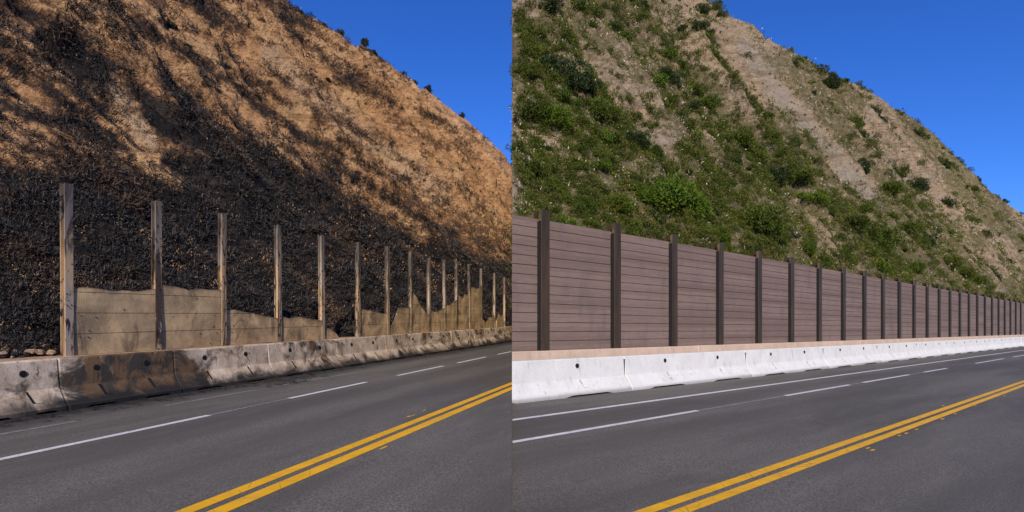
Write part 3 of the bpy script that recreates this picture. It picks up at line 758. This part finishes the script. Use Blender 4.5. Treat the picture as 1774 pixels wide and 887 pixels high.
def skeleton(seed, depth=5, spread=.75, base=6, r0=.035):
    rng = random.Random(seed); V = []; Q = []
    def grow(p, dv, l, r, k):
        segs = 2; q = p
        for i in range(segs):
            dv = dv+np.array([rng.gauss(0, .22), rng.gauss(0, .22), rng.gauss(.04, .12)]); dv /= np.linalg.norm(dv)
            e = q+dv*l/segs; rr = r*(1-.3*(i+1)/segs); tube(V, Q, q, e, r*(1-.3*i/segs), rr, 4 if k > 2 else 3); q = e
        if k <= 0: return
        for i in range(rng.choice((2, 2, 3))):
            nd = dv+np.array([rng.gauss(0, spread), rng.gauss(0, spread), rng.gauss(.1, spread*.6)]); nd /= np.linalg.norm(nd)
            grow(q, nd, l*rng.uniform(.6, .85), r*.6, k-1)
    for i in range(base):
        a = 6.283*i/base+rng.uniform(-.4, .4); dv = np.array([math.cos(a)*.75, math.sin(a)*.75, rng.uniform(.5, 1.2)]); dv /= np.linalg.norm(dv)
        grow(np.array([0, 0, -.05]), dv, rng.uniform(.35, .5), r0, depth)
    return np.array(V), np.array(Q)
def scatter(name, variants, pts, mat, label, cat):
    """one object for ground cover nobody could count: pts = [(Vector, size, rot, variant)]"""
    VV, QQ, TT = [], [], []; o = 0; rr = np.random.default_rng(len(pts))
    nrm_t = None
    for p, sz, rot, vi, tn in pts:
        V, Q, T = variants[vi]; c, s = math.cos(rot), math.sin(rot)
        W = np.empty_like(V); W[:, 0] = V[:, 0]*c-V[:, 1]*s; W[:, 1] = V[:, 0]*s+V[:, 1]*c; W[:, 2] = V[:, 2]
        VV.append(W*sz+np.array(p)); QQ.append(Q+o); o += len(V); TT.append(np.clip(T*.5+tn*.5, 0, 1))
    me = np_mesh(name, np.vstack(VV), np.vstack(QQ), mat, attrs={'tint': np.concatenate(TT)})
    return tag(link(name, me), label, cat, kind='stuff')
rs = np.random.default_rng(11)
def facing(h): return h.A
# --- right: tufts
tv = []
for i in range(10):
    r = np.random.default_rng(100+i)
    tv.append(leaves(26, r, [((0, 0, .15), .55), ((.35, .1, .1), .4), ((-.3, .2, .12), .4)], .55, .30, .5))
def rowpix(h, n, dens, xr, yr, sizef, h_embed=.1):
    pts = []; tries = 0
    while len(pts) < n and tries < n*14:
        m = 4000; x = rs.uniform(*xr, m); y = rs.uniform(*yr, m); tries += m
        ry = np.interp(x, [p[0] for p in h.ridge], [p[1] for p in h.ridge])
        yb = h.A.vy-F*(h.z0-EYE)/(h.D0)/h.A.kap(x)
        f = np.clip((yb-y)/(yb-ry), 0, 1); ok = (y > ry+2) & (y < yb) & (rs.uniform(0, 1, m) < dens(x, y, f))
        if not ok.any(): continue
        for p in h.many(x[ok], y[ok]):
            if (h.A.side == 'L' and p[0] > -.15) or (h.A.side == 'R' and p[0] < .02): continue
            sz = sizef(p[1])*rs.uniform(.5, 1.45)
            if h.A.side == 'R' and p[0] < sz*.35: continue
            p[2] -= h_embed*sz
            pts.append((p, sz, rs.uniform(0, 6.28), int(rs.integers(0, 10)), rs.uniform(0, 1)))
            if len(pts) >= n: break
    return pts
szf = lambda Z: .0145*Z**.8
tv = [(V, Q, T) for V, Q, T in tv]
pts = rowpix(hR, 15500, lambda x, y, f: np.clip(greenR(x, y, f)*1.1-.1, .13, 1)*(.25+.75*sm(-.25, .25, fbm(x*.045, y*.05, 3., 3))), (887, 1850), (-20, 600), szf)
scatter('ground_cover', tv, pts, M_GRASS, 'low green tufts and weeds scattered over the regrown slope behind the brown wall', 'ground cover')
# --- left: charred brush, litter flecks
cv = []
for i in range(10):
    r = np.random.default_rng(300+i)
    cv.append(leaves(26, r, [((0, 0, .1), .6), ((.3, .1, .05), .4), ((-.3, -.2, .05), .45)], .75, .16, .25))
dL = lambda x, y, f: np.clip(burnShadeL(x, y)**1.6*1.1-.03, .07, 1)*(.22+.78*sm(-.2, .2, fbm(x*.03, y*.04, 3., 4)))
pts = rowpix(hL, 18500, dL, (-260, 886), (-20, 640), lambda Z: .014*Z**.85)
scatter('charred_brush', cv, pts, M_CHAR, 'blackened brush and twigs matted over the burned slope behind the bare posts', 'burnt brush')
fv = []
for i in range(10):
    r = np.random.default_rng(500+i)
    fv.append(leaves(5, r, [((0, 0, .1), .9)], .5, .38, .1))
pts = rowpix(hL, 5000, lambda x, y, f: np.clip(burnShadeL(x, y), .1, 1)*(.06+.94*sm(-.05, .45, fbm(x*.02, y*.03, 12., 4))), (-260, 886), (-20, 640), lambda Z: .0085*Z**.85, -.3)
scatter('leaf_litter', fv, pts, M_FLECK, 'dry tan leaf litter and stone chips flecking the black burned slope', 'litter')

pts = rowpix(hR, 4200, lambda x, y, f: np.clip(1-greenR(x, y, f)*.6, .1, 1), (887, 1850), (-20, 600), lambda Z: .0095*Z**.85, -.2)
scatter('stone_chips', fv, pts, M_CHIP, 'pale stones and dry stalks strewn between the plants of the regrown slope', 'stones')
V0 = []; rb = random.Random(21)
for i in range(420):
    t = rb.random(); x = rb.uniform(-60, 880); d = DT['L']-abs(rb.gauss(0, .28))-.02
    if rb.random() < .25: x = rb.gauss(505, 28); d = DT['L']-rb.uniform(.2, 1.1)
    s_ = BL.s(x, d)
    if BL.P(s_, d).x > -.2: continue
    V0.append((np.array(BL.P(s_, d, .006)), rb.uniform(.03, .11), rb.uniform(0, 6.28), rb.randrange(10), rb.random()))
scatter('charred_debris', [(v*np.array((1, 1, .18)), q, t) for v, q, t in cv], V0, M_CHAR, 'black charred debris and twigs along the foot of the dirty barriers', 'debris')
mv = [shrub_geo(900+i, 420, .17, .80, 7) for i in range(10)]
pts = rowpix(hR, 4200, lambda x, y, f: np.clip(greenR(x, y, f)*1.25-.2, .10, 1)*sm(-.25, .25, fbm((x-y*.9)*.035, (x+y)*.012, 6., 3)), (887, 1850), (-20, 600), lambda Z: .030*Z**.72, .2)
scatter('small_shrubs', mv, pts, M_SCRUB, 'hundreds of small rounded scrub plants crowding the regrown slope', 'scrub')
# --- shrubs as things
def bark_small(): pass
sh_geo = [shrub_geo(700+i, 1500, .16, .8, 12) for i in range(5)]
big_geo = [shrub_geo(800+i, 5200, .10, .9, 20) for i in range(4)]
def geo_mesh(name, g, mat): return np_mesh(name, g[0], g[1], mat, attrs={'tint': g[2]})
sh_me = [[geo_mesh('shrub', g, m) for g in sh_geo] for m in M_LEAF]
big_me = [[geo_mesh('foliage', g, m) for g in big_geo] for m in M_LEAF]
stemV, stemQ = skeleton(3, 2, .5, 5, .05); stem_me = np_mesh('stem', stemV*1.0, stemQ, M_BARK, attrs={'tint': np.full(len(stemV), .4)})
pxR = [2035-1/(q0+dq*k) for k in range(0, 34)]
used = {}
def where(x, y, f):
    k = int(np.argmin([abs(x-p) for p in pxR]))
    band = ('right above the wall', 'low down', 'on lower slope', 'halfway up', 'on upper slope', 'high up', 'near the ridge')[min(6, int(f*7))]
    return '%s over %s wall post' % (band, ORD[k])
def unique(lb):
    n = used.get(lb, 0); used[lb] = n+1; return n
def frac(h, x, y):
    ry = np.interp(x, [p[0] for p in h.ridge], [p[1] for p in h.ridge]); yb = h.A.vy-F*(h.z0-EYE)/(h.D0)/h.A.kap(x)
    return float(np.clip((yb-y)/(yb-ry), 0, 1))
TN = ('bright green', 'mid green', 'dark green')
bigs = [(925, 285, 44, 1), (958, 150, 42, 2), (925, 205, 30, 1), (905, 140, 30, 1), (1000, 170, 24, 2), (950, 225, 26, 0), (1036, 212, 27, 1), (1150, 352, 42, 0), (1112, 348, 26, 0), (1190, 372, 30, 0), (1090, 262, 20, 2),
        (1150, 155, 22, 2), (1300, 398, 30, 1), (1330, 408, 24, 1), (1268, 350, 20, 1), (1236, 186, 18, 2), (1268, 160, 17, 2), (1285, 240, 22, 0), (1310, 262, 22, 1),
        (1345, 300, 26, 2), (1375, 318, 24, 1), (1205, 200, 20, 0), (1430, 152, 18, 2), (1368, 122, 13, 2), (1500, 196, 17, 2), (1520, 212, 14, 2), (1490, 410, 28, 1), (1530, 418, 26, 1), (1560, 398, 20, 1),
        (1400, 350, 20, 0), (1600, 420, 18, 2), (1240, 410, 22, 0), (1010, 360, 22, 0), (1060, 370, 24, 0), (1460, 400, 20, 1), (1555, 300, 16, 1), (1580, 330, 15, 2), (1480, 300, 18, 2), (1530, 340, 16, 1),
        (1200, 95, 18, 2), (1215, 20, 12, 2), (1235, 27, 9, 2), (1640, 460, 18, 1), (1670, 478, 15, 0), (1590, 462, 16, 0), (985, 400, 20, 0), (1390, 440, 16, 0), (1170, 240, 16, 1), (1120, 280, 18, 1), (1030, 300, 16, 0)]
things = []
def add_shrub(x, y, rpx, tone, big):
    p = hR.at(x, y+rpx*.45); r = rpx*p.y/F*(1.4 if big else 1.2)
    if p.x-r*1.05 < 0: r = max(.12, (p.x)/1.08); 
    if p.x < .25: return
    f = frac(hR, x, y)
    size = 'big' if rpx > 25 else ('bushy' if rpx > 15 else ('small' if rpx > 8 else 'tiny'))
    things.append([x, y, f, p, r, tone, big, size])
for x, y, rp, t in bigs: add_shrub(x, y, rp, t, True)
tries = 0
occ = [(b[0], b[1], b[2]) for b in bigs]
while len(things) < 280 and tries < 20000:
    tries += 1
    x = rs.uniform(893, 1790); y = rs.uniform(-10, 590); f = frac(hR, x, y)
    ry = np.interp(x, [p[0] for p in hR.ridge], [p[1] for p in hR.ridge])
    wt = 395+(x-893)*.175
    if y < ry+3 or y > 372+(x-893)*.175: continue
    if rs.uniform() > float(greenR(np.array(x), np.array(y), np.array(f)))*1.0-.12: continue
    rp = rs.uniform(6, 21)*(1-.35*(x-893)/900)
    if any((x-a)**2+(y-b)**2 < (.6*(rp+c))**2 for a, b, c in occ): continue
    occ.append((x, y, rp)); add_shrub(x, y, rp, int(rs.choice((0, 1, 1, 2, 2))), False)
# ridge bushes
for x in (1218, 1238, 1290, 1345, 1392, 1418, 1462, 1487, 1530, 1552, 1585, 1612, 1655, 1692, 1722, 1738, 1765):
    y = float(np.interp(x, [p[0] for p in hR.ridge], [p[1] for p in hR.ridge]))+1
    add_shrub(x, y, rs.uniform(4, 8), 2, False); things[-1][2] = 1.0; things[-1][7] = 'skyline'
keys = {}
for t in things:
    if t[7] == 'skyline': lb = '%s bush against the sky on the ridge over %s wall post' % (TN[t[5]], ORD[int(np.argmin([abs(t[0]-p) for p in pxR]))])
    else: lb = '%s %s shrub %s' % (t[7], TN[t[5]], where(t[0], t[1], t[2]))
    keys.setdefault(lb, []).append(t)
vi = 0
for lb, ts in keys.items():
    ts.sort(key=lambda t: t[0])
    for i, t in enumerate(ts):
        l2 = lb if len(ts) == 1 else lb+', '+(('left of two', 'right of two')[i] if len(ts) == 2 else '%s from left' % ORD[i])
        x, y, f, p, r, tone, big, size = t; vi += 1
        rot = rs.uniform(0, 6.28)
        if big:
            e = empty('shrub', p, rot); e.scale = (r, r, r*rs.uniform(.85, 1.1)); e.location.z -= .15*r
            link('foliage', big_me[tone][vi % 4], e); st = link('stem', stem_me, e); st.scale = (.8, .8, .8)
            o = e
        else:
            o = link('shrub', sh_me[tone][vi % 5], None, (p.x, p.y, p.z-.15*r), rot); o.scale = (r, r, r*rs.uniform(.8, 1.1))
        tag(o, l2, 'shrub', 'shrubs on the regrown slope')
# --- burned shrubs
sk = [skeleton(20+i, 4, .6, 7, .028) for i in range(4)]
sk_me = [np_mesh('burned_shrub', v, q, M_BARK if i % 2 else M_CHAR, attrs={'tint': np.full(len(v), .3+.15*i)}) for i, (v, q) in enumerate(sk)]
bs = [(285, 265, 50), (70, 205, 40), (160, 250, 30), (330, 215, 30), (440, 190, 24), (300, 340, 40), (395, 250, 30), (470, 330, 28), (560, 340, 24), (230, 45, 24), (60, 130, 34), (150, 190, 28),
      (610, 345, 20), (690, 390, 20), (840, 425, 22), (600, 130, 14), (520, 80, 18), (740, 410, 18), (385, 300, 26), (30, 260, 30), (110, 60, 24), (300, 90, 18), (640, 180, 12), (580, 400, 22), (680, 440, 18), (790, 440, 16)]
pxp = pxL
keys = {}
for x, y, rp in bs:
    f = frac(hL, x, y); k = int(np.argmin([abs(x-p) for p in pxp]))
    band = ('near the foot of the slope', 'low on the slope', 'on the lower slope', 'halfway up the slope', 'on the upper slope', 'high on the slope', 'near the ridge')[min(6, int(f*7))]
    lb = 'leafless %s burned bush %s above the %s bare post' % ('large' if rp > 28 else 'small', band, ORD[k])
    keys.setdefault(lb, []).append((x, y, rp))
vi = 0
for lb, ts in keys.items():
    ts.sort()
    for i, (x, y, rp) in enumerate(ts):
        p = hL.at(x, y+rp*.4); r = rp*p.y/F*.85; vi += 1
        o = link('burned_shrub', sk_me[vi % 4], None, (p.x, p.y, p.z-.05), rs.uniform(0, 6.28)); o.scale = (r, r, r)
        tag(o, lb if len(ts) == 1 else lb+', '+('left one', 'right one', 'far right one')[i], 'burned bush', 'burned bushes on the slope')
rid = [(520, 20, 11, 'tall'), (588, 62, 9, 'round'), (604, 72, 4, 'tiny'), (625, 84, 8, 'dark'), (646, 97, 7, 'grey'), (700, 128, 9, 'broad'), (716, 144, 7, 'dark'), (738, 162, 7, 'loose'), (756, 178, 4, 'low'),
       (793, 212, 6, 'squat'), (803, 222, 7, 'dense'), (840, 258, 5, 'thin'), (860, 275, 6, 'small')]
rd_me = [geo_mesh('ridge_bush', shrub_geo(760+i, 620, .34, .8+.3*(i % 2), 6+2*i), M_RIDGE) for i in range(4)]
for i, (x, y, rp, ad) in enumerate(rid):
    y = float(np.interp(x, [p[0] for p in hL.ridge], [p[1] for p in hL.ridge]))
    p = hL.at(x, y+1); r = rp*p.y/F*1.15
    o = link('ridge_bush', rd_me[i % 4], None, (p.x, p.y, p.z-.42*r), i*1.3); o.scale = (r*.9, r*.9, r*1.05)
    tag(o, '%s surviving bush, %s from the left along the skyline of the burned hill' % (ad, ORD[i]), 'bush', 'bushes on the burned ridge')
up = [(590, 80, 12), (560, 45, 13), (500, 30, 14), (530, 90, 8), (480, 10, 10), (612, 110, 8), (575, 130, 6), (275, 70, 12), (300, 110, 9), (345, 120, 10), (440, 150, 9), (430, 190, 10), (690, 165, 6)]
for i, (x, y, rp) in enumerate(up):
    p = hL.at(x, y); r = rp*p.y/F
    o = link('scorched_bush', rd_me[i % 4], None, (p.x, p.y, p.z-.15*r), i*2.1); o.scale = (r, r, r*.9)
    tag(o, 'dark scorched bush, %s from the left on the upper orange slope' % ORD[sorted(up).index((x, y, rp))], 'bush', 'scorched bushes on the orange slope')
# --- rocks by the first post
rr = random.Random(9)
def rock_mesh(seed):
    bm = bmesh.new(); bmesh.ops.create_icosphere(bm, subdivisions=2, radius=1); r2 = random.Random(seed)
    for v in bm.verts: v.co *= 1+.22*float(vnoise(np.array(v.co.x*1.3+seed), np.array(v.co.y*1.3), np.array(v.co.z*1.3))); v.co.z *= .6
    for i in range(9):
        nrm = Vector((r2.gauss(0, 1), r2.gauss(0, 1), r2.gauss(0, 1))).normalized()
        for v in bm.verts:
            q = v.co.dot(nrm)-.42
            if q > 0: v.co -= nrm*q
    me = bpy.data.meshes.new('rock'); bm.to_mesh(me); bm.free(); me.materials.append(M_ROCK); return me
rk = [rock_mesh(i*3.7) for i in range(5)]
for i in range(30):
    x = rr.uniform(2, 98); d = dfL+rr.uniform(.2, 1.3); s = BL.s(x, d)
    sz = rr.uniform(.035, .10)
    z = ZL+.02+(d-dfL-.2)*.35
    o = link('rock', rk[i % 5], None, BL.P(s, d, z), rr.uniform(0, 6)); o.scale = (sz*rr.uniform(.9, 1.4), sz, sz); o.rotation_euler[0] = rr.uniform(-.4, .4)
    tag(o, 'tan broken rock in the loose pile behind the barrier, left of the first post', 'rock', 'rocks piled left of the first post')
